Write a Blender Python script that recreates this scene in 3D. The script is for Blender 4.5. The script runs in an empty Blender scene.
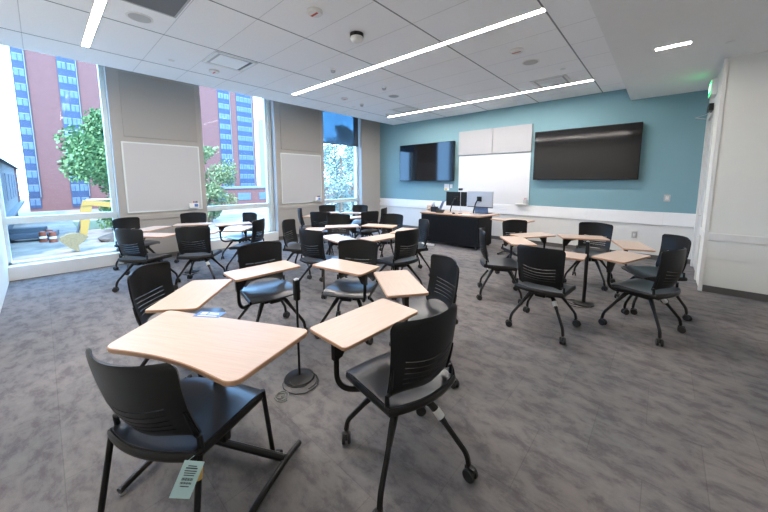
import bpy, bmesh, math, random
from mathutils import Vector, Matrix
rnd = random.Random(7)
S = bpy.context.scene
C = S.collection
PI = math.pi

# ------------------------------------------------------------------ materials
def rgb(c): return (c[0], c[1], c[2], 1.0)
def mat(name, col, rough=0.5, metal=0.0, spec=0.5, var=0.0, scale=8.0, bump=0.0, bscale=200.0, coat=0.0):
    m = bpy.data.materials.new(name); m.use_nodes = True
    nt = m.node_tree; b = nt.nodes['Principled BSDF']
    b.inputs['Roughness'].default_value = rough; b.inputs['Metallic'].default_value = metal
    b.inputs['Specular IOR Level'].default_value = spec
    b.inputs['Coat Weight'].default_value = coat
    tc = nt.nodes.new('ShaderNodeTexCoord')
    n = nt.nodes.new('ShaderNodeTexNoise'); n.inputs['Scale'].default_value = scale; n.inputs['Detail'].default_value = 4
    nt.links.new(tc.outputs['Object'], n.inputs['Vector'])
    r = nt.nodes.new('ShaderNodeValToRGB')
    r.color_ramp.elements[0].position = 0.3; r.color_ramp.elements[1].position = 0.7
    r.color_ramp.elements[0].color = rgb([max(0, x * (1 - var)) for x in col])
    r.color_ramp.elements[1].color = rgb([min(1, x * (1 + var)) for x in col])
    nt.links.new(n.outputs['Fac'], r.inputs['Fac']); nt.links.new(r.outputs['Color'], b.inputs['Base Color'])
    if bump > 0:
        n2 = nt.nodes.new('ShaderNodeTexNoise'); n2.inputs['Scale'].default_value = bscale
        nt.links.new(tc.outputs['Object'], n2.inputs['Vector'])
        bp = nt.nodes.new('ShaderNodeBump'); bp.inputs['Strength'].default_value = bump; bp.inputs['Distance'].default_value = 0.002
        nt.links.new(n2.outputs['Fac'], bp.inputs['Height']); nt.links.new(bp.outputs['Normal'], b.inputs['Normal'])
    return m
def emit(name, col, s):
    m = bpy.data.materials.new(name); m.use_nodes = True
    nt = m.node_tree; nt.nodes.clear()
    e = nt.nodes.new('ShaderNodeEmission'); e.inputs['Color'].default_value = rgb(col); e.inputs['Strength'].default_value = s
    o = nt.nodes.new('ShaderNodeOutputMaterial'); nt.links.new(e.outputs[0], o.inputs[0])
    return m
def glass(name, tint=(1, 1, 1), refl=0.06, facing=0.0):
    m = bpy.data.materials.new(name); m.use_nodes = True
    nt = m.node_tree; nt.nodes.clear()
    t = nt.nodes.new('ShaderNodeBsdfTransparent'); t.inputs['Color'].default_value = rgb(tint)
    g = nt.nodes.new('ShaderNodeBsdfGlossy'); g.inputs['Roughness'].default_value = 0.02
    mx = nt.nodes.new('ShaderNodeMixShader'); mx.inputs[0].default_value = refl
    o = nt.nodes.new('ShaderNodeOutputMaterial')
    nt.links.new(t.outputs[0], mx.inputs[1]); nt.links.new(g.outputs[0], mx.inputs[2]); nt.links.new(mx.outputs[0], o.inputs[0])
    return m
def shade_cloth(name, col, transp):
    m = bpy.data.materials.new(name); m.use_nodes = True
    nt = m.node_tree; nt.nodes.clear()
    t = nt.nodes.new('ShaderNodeBsdfTransparent'); t.inputs['Color'].default_value = rgb(transp)
    g = nt.nodes.new('ShaderNodeBsdfDiffuse'); g.inputs['Color'].default_value = rgb(col)
    a = nt.nodes.new('ShaderNodeMixShader'); a.inputs[0].default_value = 0.5
    o = nt.nodes.new('ShaderNodeOutputMaterial')
    nt.links.new(t.outputs[0], a.inputs[1]); nt.links.new(g.outputs[0], a.inputs[2]); nt.links.new(a.outputs[0], o.inputs[0])
    return m
def laminate():
    m = mat('maple_laminate', (0.66, 0.51, 0.41), rough=0.38, spec=0.5)
    nt = m.node_tree; b = nt.nodes['Principled BSDF']
    tc = nt.nodes.new('ShaderNodeTexCoord'); mp = nt.nodes.new('ShaderNodeMapping')
    mp.inputs['Scale'].default_value = (3, 60, 3)
    n = nt.nodes.new('ShaderNodeTexNoise'); n.inputs['Scale'].default_value = 1.6; n.inputs['Detail'].default_value = 5
    r = nt.nodes.new('ShaderNodeValToRGB')
    r.color_ramp.elements[0].position = 0.35; r.color_ramp.elements[1].position = 0.65
    r.color_ramp.elements[0].color = (0.49, 0.38, 0.305, 1); r.color_ramp.elements[1].color = (0.54, 0.425, 0.35, 1)
    nt.links.new(tc.outputs['Object'], mp.inputs['Vector']); nt.links.new(mp.outputs[0], n.inputs['Vector'])
    nt.links.new(n.outputs['Fac'], r.inputs['Fac']); nt.links.new(r.outputs['Color'], b.inputs['Base Color'])
    return m
def carpet():
    m = mat('patterned_carpet', (0.15, 0.14, 0.14), rough=0.95, spec=0.15)
    nt = m.node_tree; b = nt.nodes['Principled BSDF']; L = nt.links.new
    tc = nt.nodes.new('ShaderNodeTexCoord')
    mp = nt.nodes.new('ShaderNodeMapping'); mp.inputs['Scale'].default_value = (3.8, 6.4, 1); mp.inputs['Rotation'].default_value = (0, 0, 0.0)
    L(tc.outputs['Object'], mp.inputs['Vector'])
    n1 = nt.nodes.new('ShaderNodeTexNoise'); n1.inputs['Scale'].default_value = 1.5; n1.inputs['Detail'].default_value = 9; n1.inputs['Roughness'].default_value = 0.7; n1.inputs['Distortion'].default_value = 0.25
    L(mp.outputs[0], n1.inputs['Vector'])
    r1 = nt.nodes.new('ShaderNodeValToRGB'); e = r1.color_ramp.elements
    e[0].position = 0.38; e[0].color = (0.108, 0.106, 0.111, 1); e[1].position = 0.62; e[1].color = (0.188, 0.180, 0.179, 1)
    x = r1.color_ramp.elements.new(0.47); x.color = (0.143, 0.139, 0.143, 1)
    x = r1.color_ramp.elements.new(0.50); x.color = (0.160, 0.154, 0.157, 1)
    L(n1.outputs['Fac'], r1.inputs['Fac'])
    n2 = nt.nodes.new('ShaderNodeTexNoise'); n2.inputs['Scale'].default_value = 0.9; n2.inputs['Detail'].default_value = 3
    L(tc.outputs['Object'], n2.inputs['Vector'])
    r2 = nt.nodes.new('ShaderNodeValToRGB'); r2.color_ramp.elements[0].position = 0.35; r2.color_ramp.elements[1].position = 0.65
    r2.color_ramp.elements[0].color = (0.88, 0.9, 0.9, 1); r2.color_ramp.elements[1].color = (1.12, 1.08, 1.04, 1)
    L(n2.outputs['Fac'], r2.inputs['Fac'])
    mx = nt.nodes.new('ShaderNodeMix'); mx.data_type = 'RGBA'; mx.blend_type = 'MULTIPLY'; mx.inputs['Factor'].default_value = 1
    L(r1.outputs['Color'], mx.inputs[6]); L(r2.outputs['Color'], mx.inputs[7])
    # each carpet tile is slightly different in tone
    br = nt.nodes.new('ShaderNodeTexBrick'); br.offset = 0.5
    br.inputs['Scale'].default_value = 1; br.inputs['Brick Width'].default_value = 0.5; br.inputs['Row Height'].default_value = 0.5
    br.inputs['Mortar Size'].default_value = 0.002; br.inputs['Mortar'].default_value = (0.8, 0.8, 0.8, 1)
    br.inputs['Color1'].default_value = (0.94, 0.94, 0.95, 1); br.inputs['Color2'].default_value = (1.05, 1.04, 1.03, 1)
    L(tc.outputs['Object'], br.inputs['Vector'])
    m2 = nt.nodes.new('ShaderNodeMix'); m2.data_type = 'RGBA'; m2.blend_type = 'MULTIPLY'; m2.inputs['Factor'].default_value = 1
    L(mx.outputs[2], m2.inputs[6]); L(br.outputs['Color'], m2.inputs[7]); L(m2.outputs[2], b.inputs['Base Color'])
    n3 = nt.nodes.new('ShaderNodeTexNoise'); n3.inputs['Scale'].default_value = 260
    L(tc.outputs['Object'], n3.inputs['Vector'])
    bp = nt.nodes.new('ShaderNodeBump'); bp.inputs['Strength'].default_value = 0.35; bp.inputs['Distance'].default_value = 0.004
    L(n3.outputs['Fac'], bp.inputs['Height']); L(bp.outputs['Normal'], b.inputs['Normal'])
    return m
def brickmat():
    m = mat('red_brick', (0.36, 0.16, 0.13), rough=0.9, spec=0.1)
    nt = m.node_tree; b = nt.nodes['Principled BSDF']; L = nt.links.new
    tc = nt.nodes.new('ShaderNodeTexCoord'); sp = nt.nodes.new('ShaderNodeSeparateXYZ'); cb = nt.nodes.new('ShaderNodeCombineXYZ')
    L(tc.outputs['Object'], sp.inputs[0]); ad = nt.nodes.new('ShaderNodeMath'); ad.operation = 'ADD'
    L(sp.outputs['X'], ad.inputs[0]); L(sp.outputs['Y'], ad.inputs[1]); L(ad.outputs[0], cb.inputs['X']); L(sp.outputs['Z'], cb.inputs['Y'])
    br = nt.nodes.new('ShaderNodeTexBrick'); br.inputs['Scale'].default_value = 1
    br.inputs['Brick Width'].default_value = 0.4; br.inputs['Row Height'].default_value = 0.16; br.inputs['Mortar Size'].default_value = 0.012
    br.inputs['Color1'].default_value = (0.155, 0.068, 0.056, 1); br.inputs['Color2'].default_value = (0.13, 0.058, 0.049, 1); br.inputs['Mortar'].default_value = (0.155, 0.09, 0.078, 1)
    L(cb.outputs[0], br.inputs['Vector']); L(br.outputs['Color'], b.inputs['Base Color'])
    return m

M = {}
M['carpet'] = carpet()
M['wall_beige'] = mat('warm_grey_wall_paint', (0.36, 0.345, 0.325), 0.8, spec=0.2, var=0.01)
M['panel_beige'] = mat('grey_tackable_panel', (0.325, 0.313, 0.295), 0.9, spec=0.1, var=0.02, scale=90)
M['teal'] = mat('teal_wall_paint', (0.185, 0.325, 0.365), 0.75, spec=0.25, var=0.01)
M['lower_grey'] = mat('light_grey_wall_paint', (0.63, 0.625, 0.60), 0.8, spec=0.2, var=0.01)
M['white_rail'] = mat('white_wall_rail', (0.78, 0.78, 0.77), 0.5, var=0.01)
M['white_wall'] = mat('off_white_wall_paint', (0.74, 0.745, 0.70), 0.7, spec=0.2, var=0.01)
M['white_trim'] = mat('white_painted_trim', (0.72, 0.72, 0.70), 0.4, var=0.01)
M['door_grey'] = mat('light_grey_painted_door', (0.60, 0.60, 0.58), 0.45, var=0.01)
M['ceil'] = mat('white_acoustic_panel', (0.88, 0.885, 0.89), 0.95, spec=0.05, var=0.015, scale=40)
M['soffit'] = mat('painted_plasterboard_soffit', (0.80, 0.81, 0.81), 0.9, spec=0.1, var=0.01)
M['ceil_gap'] = mat('ceiling_shadow_gap', (0.22, 0.23, 0.25), 0.9)
M['ceil_joint'] = mat('ceiling_fine_joint', (0.60, 0.61, 0.62), 0.9)
M['base_dark'] = mat('dark_rubber_base', (0.09, 0.085, 0.08), 0.6)
M['alum'] = mat('pale_aluminium_frame', (0.62, 0.68, 0.67), 0.4, metal=0.15)
M['sill'] = mat('pale_sill', (0.66, 0.67, 0.66), 0.45)
M['glass'] = glass('window_glass', (0.96, 0.985, 0.99), 0.0015)
M['whiteboard'] = mat('whiteboard_enamel', (0.62, 0.62, 0.62), 0.25, spec=0.5)
M['whiteboard_shaded'] = mat('shaded_whiteboard_enamel', (0.46, 0.465, 0.475), 0.3, spec=0.4)  # same enamel, the backlit window wall's shade painted into the colour
M['acoustic'] = mat('pale_grey_fabric_panel', (0.36, 0.365, 0.375), 0.95, spec=0.05, var=0.03, scale=120)
M['screen'] = mat('switched_off_display', (0.005, 0.005, 0.006), 0.07, spec=0.42)
M['black_plastic'] = mat('black_moulded_plastic', (0.010, 0.011, 0.012), 0.40, spec=0.26)
M['seat_plastic'] = mat('charcoal_moulded_plastic', (0.018, 0.021, 0.026), 0.30, spec=0.8)
M['black_metal'] = mat('black_powder_coat', (0.010, 0.0095, 0.0095), 0.36, spec=0.35, metal=0.1)
M['rubber'] = mat('black_rubber', (0.016, 0.016, 0.016), 0.55)
M['maple'] = laminate()
M['maple_edge'] = mat('brown_maple_edge', (0.44, 0.265, 0.165), 0.5, var=0.05)
M['chrome'] = mat('brushed_metal', (0.5, 0.5, 0.5), 0.3, metal=0.9)
M['silver'] = mat('silver_casing', (0.50, 0.50, 0.51), 0.35, metal=0.4)
M['desk_black'] = mat('black_desk_panel', (0.004, 0.0045, 0.006), 0.6, spec=0.2, var=0.1)
M['grey_cable'] = mat('grey_cable', (0.16, 0.17, 0.16), 0.6)
M['white_plastic'] = mat('white_plastic', (0.75, 0.75, 0.74), 0.4)
M['grey_plastic'] = mat('grey_grille', (0.42, 0.43, 0.44), 0.6)
M['dark_grille'] = mat('dark_grey_grille', (0.13, 0.14, 0.15), 0.7)
M['red_mark'] = mat('red_lettering', (0.5, 0.07, 0.05), 0.5)
M['blue_sticker'] = mat('blue_sticker', (0.10, 0.22, 0.52), 0.4)
M['tag_green'] = mat('pale_mint_tag', (0.58, 0.82, 0.82), 0.6)
M['ink'] = mat('dark_ink', (0.03, 0.05, 0.07), 0.7)
M['yellow_tape'] = mat('yellow_label', (0.65, 0.42, 0.12), 0.6)
M['steel_plate'] = mat('steel_wall_plate', (0.45, 0.44, 0.42), 0.35, metal=0.5)
M['glow'] = emit('light_diffuser', (1.0, 0.92, 0.86), 132.0)
M['exit_glow'] = emit('exit_sign_green', (0.04, 1.0, 0.22), 2.6)
M['exit_letters'] = emit('exit_sign_letters', (0.5, 1.0, 0.6), 4.0)
M['shade'] = shade_cloth('blue_roller_shade', (0.10, 0.16, 0.25), (0.30, 0.43, 0.50))
M['shade_dark'] = mat('dark_shade_edge', (0.05, 0.07, 0.10), 0.8)
M['brick'] = brickmat()
M['blue_panel'] = mat('blue_curtain_wall', (0.018, 0.030, 0.062), 0.6, var=0.15, scale=0.5)
M['blue_window'] = mat('blue_window_glass', (0.07, 0.105, 0.155), 0.5, var=0.2, scale=0.7)
M['pale_frame'] = mat('pale_window_frame', (0.13, 0.14, 0.145), 0.5)
M['concrete'] = mat('pale_ground', (0.185, 0.14, 0.105), 0.95, var=0.35, scale=0.5)
M['dirt'] = mat('dug_soil', (0.07, 0.05, 0.035), 0.95, var=0.3, scale=2)
M['grass'] = mat('lawn', (0.055, 0.07, 0.03), 0.95, var=0.3, scale=2)
M['far_grey'] = mat('grey_metal_cladding', (0.16, 0.165, 0.15), 0.6, var=0.05)
M['far_dark'] = mat('slate_roof', (0.035, 0.037, 0.04), 0.7)
M['far_teal'] = mat('pale_teal_facade', (0.14, 0.17, 0.16), 0.6)
M['yellow'] = mat('excavator_yellow', (0.24, 0.125, 0.010), 0.5)
M['bucket'] = mat('worn_bucket_steel', (0.13, 0.085, 0.03), 0.7, var=0.2)
M['leaf'] = mat('sunlit_leaves', (0.11, 0.18, 0.065), 0.7, spec=0.2, var=0.45, scale=1.2)
M['leaf_pale'] = mat('pale_leaves', (0.17, 0.20, 0.09), 0.7, spec=0.2, var=0.35, scale=1.2)
M['leaf_blue'] = mat('cool_green_leaves', (0.19, 0.22, 0.18), 0.7, spec=0.2, var=0.4, scale=1.2)
M['bark'] = mat('bark', (0.12, 0.08, 0.05), 0.9, var=0.3)
M['orange'] = mat('orange_barrel', (0.25, 0.05, 0.015), 0.6)
M['car_grey'] = mat('car_paint', (0.07, 0.075, 0.085), 0.4)
M['paper'] = mat('paper', (0.72, 0.70, 0.66), 0.8)
M['tan'] = mat('crumpled_brown_paper', (0.42, 0.34, 0.27), 0.9, var=0.25, scale=30)
M['blue_glossy'] = mat('blue_folder', (0.12, 0.22, 0.42), 0.4)

# ------------------------------------------------------------------ mesh helpers
def mesh_from(bm, mats, smooth=False):
    bmesh.ops.recalc_face_normals(bm, faces=bm.faces[:])
    me = bpy.data.meshes.new('m'); bm.to_mesh(me); bm.free()
    if not isinstance(mats, (list, tuple)): mats = [mats]
    for m in mats: me.materials.append(m)
    if smooth:
        for p in me.polygons: p.use_smooth = True
        try: me.set_sharp_from_angle(angle=math.radians(38))
        except Exception: pass
    return me
def link(name, me, parent=None, loc=None, rotz=None):
    o = bpy.data.objects.new(name, me); C.objects.link(o)
    if parent: o.parent = parent
    if loc is not None: o.location = loc
    if rotz is not None: o.rotation_euler = (0, 0, rotz)
    return o
def obj(name, bm, mats, parent=None, smooth=False, loc=None, rotz=None):
    return link(name, mesh_from(bm, mats, smooth), parent, loc, rotz)
def tag(o, label, cat, group=None):
    o['label'] = label; o['category'] = cat
    if group: o['group'] = group
    return o
def thing(name, label, cat, loc=(0, 0, 0), rotz=0, group=None):
    o = bpy.data.objects.new(name, None); C.objects.link(o); o.location = loc; o.rotation_euler = (0, 0, rotz)
    o.empty_display_size = 0.1
    return tag(o, label, cat, group)
def struct(name, bm, m, parent=None, smooth=False):
    o = obj(name, bm, m, parent, smooth)
    if not parent: o['kind'] = 'structure'
    return o
def BM(): return bmesh.new()
def box(bm, x0, x1, y0, y1, z0, z1, bev=0.0, mi=0, seg=2):
    if x0 > x1: x0, x1 = x1, x0
    if y0 > y1: y0, y1 = y1, y0
    if z0 > z1: z0, z1 = z1, z0
    r = bmesh.ops.create_cube(bm, size=1)
    vs = r['verts']
    for v in vs:
        v.co = Vector(((x0 + x1) / 2 + v.co.x * (x1 - x0), (y0 + y1) / 2 + v.co.y * (y1 - y0), (z0 + z1) / 2 + v.co.z * (z1 - z0)))
    fs = set(f for v in vs for f in v.link_faces)
    for f in fs: f.material_index = mi
    if bev > 0:
        es = list(set(e for v in vs for e in v.link_edges))
        bmesh.ops.bevel(bm, geom=es, offset=bev, segments=seg, affect='EDGES', profile=0.7)
    return bm
def obox(bm, c, size, rotz=0, rotx=0, roty=0, bev=0.0, mi=0):
    r = bmesh.ops.create_cube(bm, size=1); vs = r['verts']
    mt = Matrix.Translation(Vector(c)) @ Matrix.Rotation(rotz, 4, 'Z') @ Matrix.Rotation(roty, 4, 'Y') @ Matrix.Rotation(rotx, 4, 'X') @ Matrix.Diagonal((size[0], size[1], size[2], 1))
    for v in vs: v.co = mt @ v.co
    for f in set(f for v in vs for f in v.link_faces): f.material_index = mi
    if bev > 0:
        bmesh.ops.bevel(bm, geom=list(set(e for v in vs for e in v.link_edges)), offset=bev, segments=2, affect='EDGES', profile=0.7)
    return bm
def fillet(pts, r, n=5):
    pts = [Vector(p) for p in pts]; out = [pts[0]]
    for i in range(1, len(pts) - 1):
        a, b, c = pts[i - 1], pts[i], pts[i + 1]
        d1 = (a - b); d2 = (c - b); rr = min(r, d1.length * 0.49, d2.length * 0.49)
        p0 = b + d1.normalized() * rr; p1 = b + d2.normalized() * rr
        for k in range(n + 1):
            t = k / n
            out.append((1 - t) ** 2 * p0 + 2 * t * (1 - t) * b + t * t * p1)
    out.append(pts[-1]); return out
def tube(bm, pts, r, seg=8, ry=None, caps=True, mi=0):
    pts = [Vector(p) for p in pts]; n = len(pts)
    rs = r if isinstance(r, (list, tuple)) else [r] * n
    t = (pts[1] - pts[0]).normalized(); up = Vector((0, 0, 1))
    if abs(t.dot(up)) > 0.95: up = Vector((1, 0, 0))
    nrm = (up - t * up.dot(t)).normalized(); rings = []
    for i, p in enumerate(pts):
        if i == 0: tt = (pts[1] - pts[0])
        elif i == n - 1: tt = (pts[-1] - pts[-2])
        else: tt = (pts[i + 1] - pts[i]).normalized() + (pts[i] - pts[i - 1]).normalized()
        tt.normalize(); nrm = (nrm - tt * nrm.dot(tt)).normalized(); bn = tt.cross(nrm)
        k = (ry / rs[i]) if ry else 1
        rings.append([bm.verts.new(p + nrm * rs[i] * k * math.sin(2 * PI * j / seg) + bn * rs[i] * math.cos(2 * PI * j / seg)) for j in range(seg)])
    for i in range(n - 1):
        for j in range(seg):
            f = bm.faces.new((rings[i][j], rings[i][(j + 1) % seg], rings[i + 1][(j + 1) % seg], rings[i + 1][j])); f.material_index = mi
    if caps:
        f = bm.faces.new(rings[0][::-1]); f.material_index = mi
        f = bm.faces.new(rings[-1]); f.material_index = mi
    return bm
def lathe(bm, prof, c=(0, 0, 0), seg=24, axis='z', mi=0):
    rings = []; c = Vector(c)
    for r, h in prof:
        ring = []
        for j in range(seg):
            a = 2 * PI * j / seg; x, y = r * math.cos(a), r * math.sin(a)
            if axis == 'z': v = Vector((x, y, h))
            elif axis == 'x': v = Vector((h, x, y))
            else: v = Vector((x, h, y))
            ring.append(bm.verts.new(c + v))
        rings.append(ring)
    for i in range(len(rings) - 1):
        for j in range(seg):
            f = bm.faces.new((rings[i][j], rings[i][(j + 1) % seg], rings[i + 1][(j + 1) % seg], rings[i + 1][j])); f.material_index = mi
    f = bm.faces.new(rings[0][::-1]); f.material_index = mi
    f = bm.faces.new(rings[-1]); f.material_index = mi
    return bm
def slab(bm, outline, z0, z1, bev=0.003, mtop=0, mside=1):
    """extruded outline: bevelled rim, side faces get mside"""
    def inset(pts, d):
        n = len(pts); out = []
        for i in range(n):
            a = Vector(pts[i - 1]); b = Vector(pts[i]); c = Vector(pts[(i + 1) % n])
            n1 = Vector((-(b - a).y, (b - a).x)).normalized(); n2 = Vector((-(c - b).y, (c - b).x)).normalized()
            m = (n1 + n2); m = m / max(0.3, m.length_squared) * 2 if m.length > 1e-6 else n1
            out.append(b + m * d * 1.0)
        return out
    ins = inset(outline, bev)
    lv = [(ins, z0), (outline, z0 + bev), (outline, z1 - bev), (ins, z1)]
    rings = [[bm.verts.new((p[0], p[1], z)) for p in o] for o, z in lv]
    n = len(outline)
    for i in range(3):
        for j in range(n):
            f = bm.faces.new((rings[i][j], rings[i][(j + 1) % n], rings[i + 1][(j + 1) % n], rings[i + 1][j])); f.material_index = mside
    f = bm.faces.new(rings[0][::-1]); f.material_index = mside
    f = bm.faces.new(rings[3]); f.material_index = mtop
    return bm
def rounded_poly(pts, rad, n=5):
    out = []; m = len(pts)
    for i in range(m):
        a, b, c = Vector(pts[i - 1]), Vector(pts[i]), Vector(pts[(i + 1) % m])
        r = rad[i] if isinstance(rad, (list, tuple)) else rad
        if r <= 0: out.append(b); continue
        p0 = b + (a - b).normalized() * r; p1 = b + (c - b).normalized() * r
        for k in range(n + 1):
            t = k / n; out.append((1 - t) ** 2 * p0 + 2 * t * (1 - t) * b + t * t * p1)
    return out
def prism_x(bm, poly, x0, x1, mi=0):      # poly in (y,z)
    a = [bm.verts.new((x0, p[0], p[1])) for p in poly]; b = [bm.verts.new((x1, p[0], p[1])) for p in poly]
    n = len(poly)
    bm.faces.new(a[::-1]).material_index = mi; bm.faces.new(b).material_index = mi
    for j in range(n): bm.faces.new((a[j], a[(j + 1) % n], b[(j + 1) % n], b[j])).material_index = mi
    return bm

# ------------------------------------------------------------------ camera
H = 1.55
cam = bpy.data.cameras.new('camera'); co = bpy.data.objects.new('camera', cam); C.objects.link(co); S.camera = co
co.location = (7.472, -7.957, H); co.rotation_euler = (math.radians(90 - 6.47), math.radians(0.0), math.radians(41.64))
cam.sensor_width = 36; cam.lens = 308.57 / 768 * 36; cam.shift_x = -4.62 / 768; cam.shift_y = -40.32 / 768
cam.clip_start = 0.05; cam.clip_end = 500

# ------------------------------------------------------------------ room shell
Hc, Hs, TOP = 3.378, 3.14, 3.78
YB, XR2 = -8.395, 9.5            # wall behind the camera, wall beyond the right edge
Xr, Yc, Xs, Ex = 7.953, -1.854, 6.849, 0.614
struct('floor', box(BM(), -0.45, XR2 + 0.1, YB - 0.1, 0.1, -0.12, 0), M['carpet'])
struct('ceiling', box(BM(), Ex, Xs, YB, 0, Hc, TOP), M['ceil'])
struct('ceiling', box(BM(), Xs, XR2, YB, 0, Hs, TOP), M['soffit'])
struct('ceiling', box(BM(), -0.45, XR2 + 0.1, YB - 0.1, 0.1, TOP, TOP + 0.1), M['soffit'])
bm = BM()
for x in (1.37, 2.62, 3.87, 5.12, 6.37): box(bm, x - 0.009, x + 0.009, YB, 0, Hc - 0.0012, Hc + 0.01)
struct('trim_1', bm, M['ceil_gap'])
bm = BM()
y = -0.53
ys = [-0.53, -1.77, -2.39, -3.02, -3.64, -4.9, -5.52, -6.15, -6.76, -7.95]
for y in ys: box(bm, Ex, Xs, y - 0.0035, y + 0.0035, Hc - 0.0008, Hc + 0.01)
struct('trim_2', bm, M['ceil_joint'])
# front (teal) wall
b1, b2, bb = 0.944, 0.694, 0.09
struct('wall_front', box(box(BM(), -0.45, Xr, 0, 0.1, b1, TOP), Xr, XR2 + 0.1, 0, 0.1, b1, TOP), M['teal'])
struct('wall_front_lower', box(BM(), -0.45, XR2 + 0.1, 0, 0.1, 0, b1), M['lower_grey'])
struct('trim_3', box(BM(), 0.002, Xr, -0.022, 0, b2, b1, 0.003), M['white_rail'])
bm = BM()
for x in (1.25, 2.5, 3.75, 5.0, 6.25, 7.5): box(bm, x - 0.001, x + 0.001, -0.0226, -0.02, b2 + .002, b1 - .002)
struct('trim_4', bm, M['ceil_joint'])
struct('baseboard_front', box(BM(), 0.0, Xr, -0.012, 0, 0, bb), M['base_dark'])
# window wall : piers, sills, header
piers = [(-7.03, -5.557), (-3.9, -2.394), (-0.884, 0.0)]
wins = [(YB, -7.03), (-5.557, -3.9), (-2.394, -0.884)]
GX = -0.24
bm = BM()
for a, b in piers: box(bm, -0.4, 0, a, b, 0, TOP)
box(bm, -0.45, -0.40, YB, 0, 3.72, TOP)
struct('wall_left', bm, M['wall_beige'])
bm = BM()
for a, b in wins:
    box(bm, -0.4, 0.0, a, b, 0, 0.215, 0.006)
struct('trim_5', bm, M['sill'])
bm = BM()
for a, b in piers: box(bm, 0, 0.012, a + 0.002, b - 0.012 if b == 0 else b - 0.002, 0, 0.09)
struct('baseboard_left', bm, M['base_dark'])
bm = BM()
for a, b in piers: box(bm, 0, 0.022, a, b - (0.023 if b == 0 else 0), 0.80, 0.885, 0.004)
struct('trim_6', bm, M['wall_beige'])
for k, (a, b) in enumerate(wins):
    bm = BM()
    fr = 0.07 if k != 1 else 0.15
    box(bm, GX - 0.05, GX + 0.06, b - fr, b, 0.215, 3.75, 0.004)
    if k: box(bm, GX - 0.05, GX + 0.06, a, a + 0.06, 0.215, 3.75, 0.004)
    else: box(bm, GX - 0.05, GX + 0.06, a, a + 0.04, 0.215, 3.75, 0.004)
    box(bm, GX - 0.05, GX + 0.075, a, b, 0.865, 0.975, 0.004)
    box(bm, GX - 0.05, GX + 0.06, a, b, 0.215, 0.255, 0.004)
    box(bm, GX - 0.05, GX + 0.06, a, b, 3.68, 3.75, 0.004)
    if k == 1: box(bm, GX - 0.05, GX + 0.09, b - 0.09, b - 0.06, 0.215, 3.75, 0.003)
    w = struct('window_%d' % (k + 1), bm, M['alum'])
    obj('pane', box(BM(), GX - 0.004, GX + 0.004, a, b, 0.22, 3.74), M['glass'], w)
# window end wall / wall behind / right walls
struct('wall_back', box(BM(), -0.45, XR2 + 0.1, YB - 0.1, YB, 0, TOP), M['white_wall'])
struct('wall_right', box(BM(), XR2, XR2 + 0.1, YB, Yc, 0, TOP), M['white_wall'])
# door side wall: thick return with a door opening
DY0, DY1, DZ = -1.18, -0.16, 2.62
bm = BM()
box(bm, Xr, XR2, Yc, DY0, 0, TOP); box(bm, Xr, XR2, DY1, 0, 0, TOP); box(bm, Xr, XR2, DY0, DY1, DZ, TOP)
box(bm, Xr + 0.3, XR2, DY0, DY1, 0, DZ)
struct('wall_right', bm, M['white_wall'])
d = struct('door_1', box(BM(), Xr + 0.02, Xr + 0.065, DY0 + 0.045, DY1 - 0.045, 0.01, DZ - 0.045, 0.003), M['door_grey'])
bm = BM(); tube(bm, fillet([(Xr + 0.02, -1.06, 1.0), (Xr - 0.04, -1.06, 1.0), (Xr - 0.04, -0.94, 1.0)], 0.015), 0.009)
obj('door_handle', bm, M['chrome'], d, True)
bm = BM()
box(bm, Xr - 0.015, Xr + 0.09, DY0 - 0.05, DY0 + 0.045, 0, DZ + 0.05, 0.004)
box(bm, Xr - 0.015, Xr + 0.09, DY1 - 0.045, DY1 + 0.05, 0, DZ + 0.05, 0.004)
box(bm, Xr - 0.015, Xr + 0.09, DY0 + 0.045, DY1 - 0.045, DZ - 0.045, DZ + 0.05, 0.004)
struct('trim_7', bm, M['door_grey'])
bm = BM()     # corner guard and chair rail of the white wall
box(bm, Xr - 0.014, Xr + 0.028, Yc - 0.014, Yc + 0.05, 0.0, Hs, 0.003)
struct('trim_8', bm, M['white_trim'])
bm = BM(); box(bm, Xr + 0.028, XR2, Yc - 0.022, Yc, 0.735, 0.835, 0.004); box(bm, Xr - .02, Xr, Yc + 0.05, DY0 - 0.051, 0.735, 0.835, 0.003)
struct('trim_9', bm, M['white_trim'])
struct('trim_10', box(BM(), Xr + 0.028, XR2, Yc - 0.008, Yc, 0.48, 0.735, 0.002), M['white_wall'])
struct('baseboard_right', box(BM(), Xr + 0.028, XR2, Yc - 0.012, Yc, 0, 0.092), M['base_dark'])

# door closer (dark box on a bracket) and exit sign
t = thing('door_closer', 'black door closer box at the top of the grey door frame', 'door closer', (Xr - 0.015, -1.06, 2.655))
obj('body', box(BM(), -0.055, 0, -0.14, 0.14, -0.055, 0.045, 0.008), M['black_plastic'], t)
bm = BM(); tube(bm, [(-0.03, 0.05, -0.05), (-0.03, 0.05, -0.075), (-0.17, 0.30, -0.09), (-0.02, 0.55, -0.09)], 0.006)
obj('arm', bm, M['chrome'], t, True)
t = thing('exit_sign', 'white exit sign with a lit green face above the door', 'sign', (Xr, -1.08, 2.93))
obj('casing', box(BM(), -0.07, 0, -0.17, 0.17, -0.11, 0.11, 0.008), M['white_plastic'], t)
obj('face', box(BM(), -0.074, -0.07, -0.155, 0.155, -0.095, 0.095), M['exit_glow'], t)
cu = bpy.data.curves.new('exit_text', 'FONT'); cu.body = 'EXIT'; cu.size = 0.14; cu.extrude = 0.001; cu.align_x = 'CENTER'; cu.align_y = 'CENTER'
to = bpy.data.objects.new('tmp', cu); C.objects.link(to)
dg = bpy.context.evaluated_depsgraph_get(); me = bpy.data.meshes.new_from_object(to.evaluated_get(dg)); bpy.data.objects.remove(to)
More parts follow.
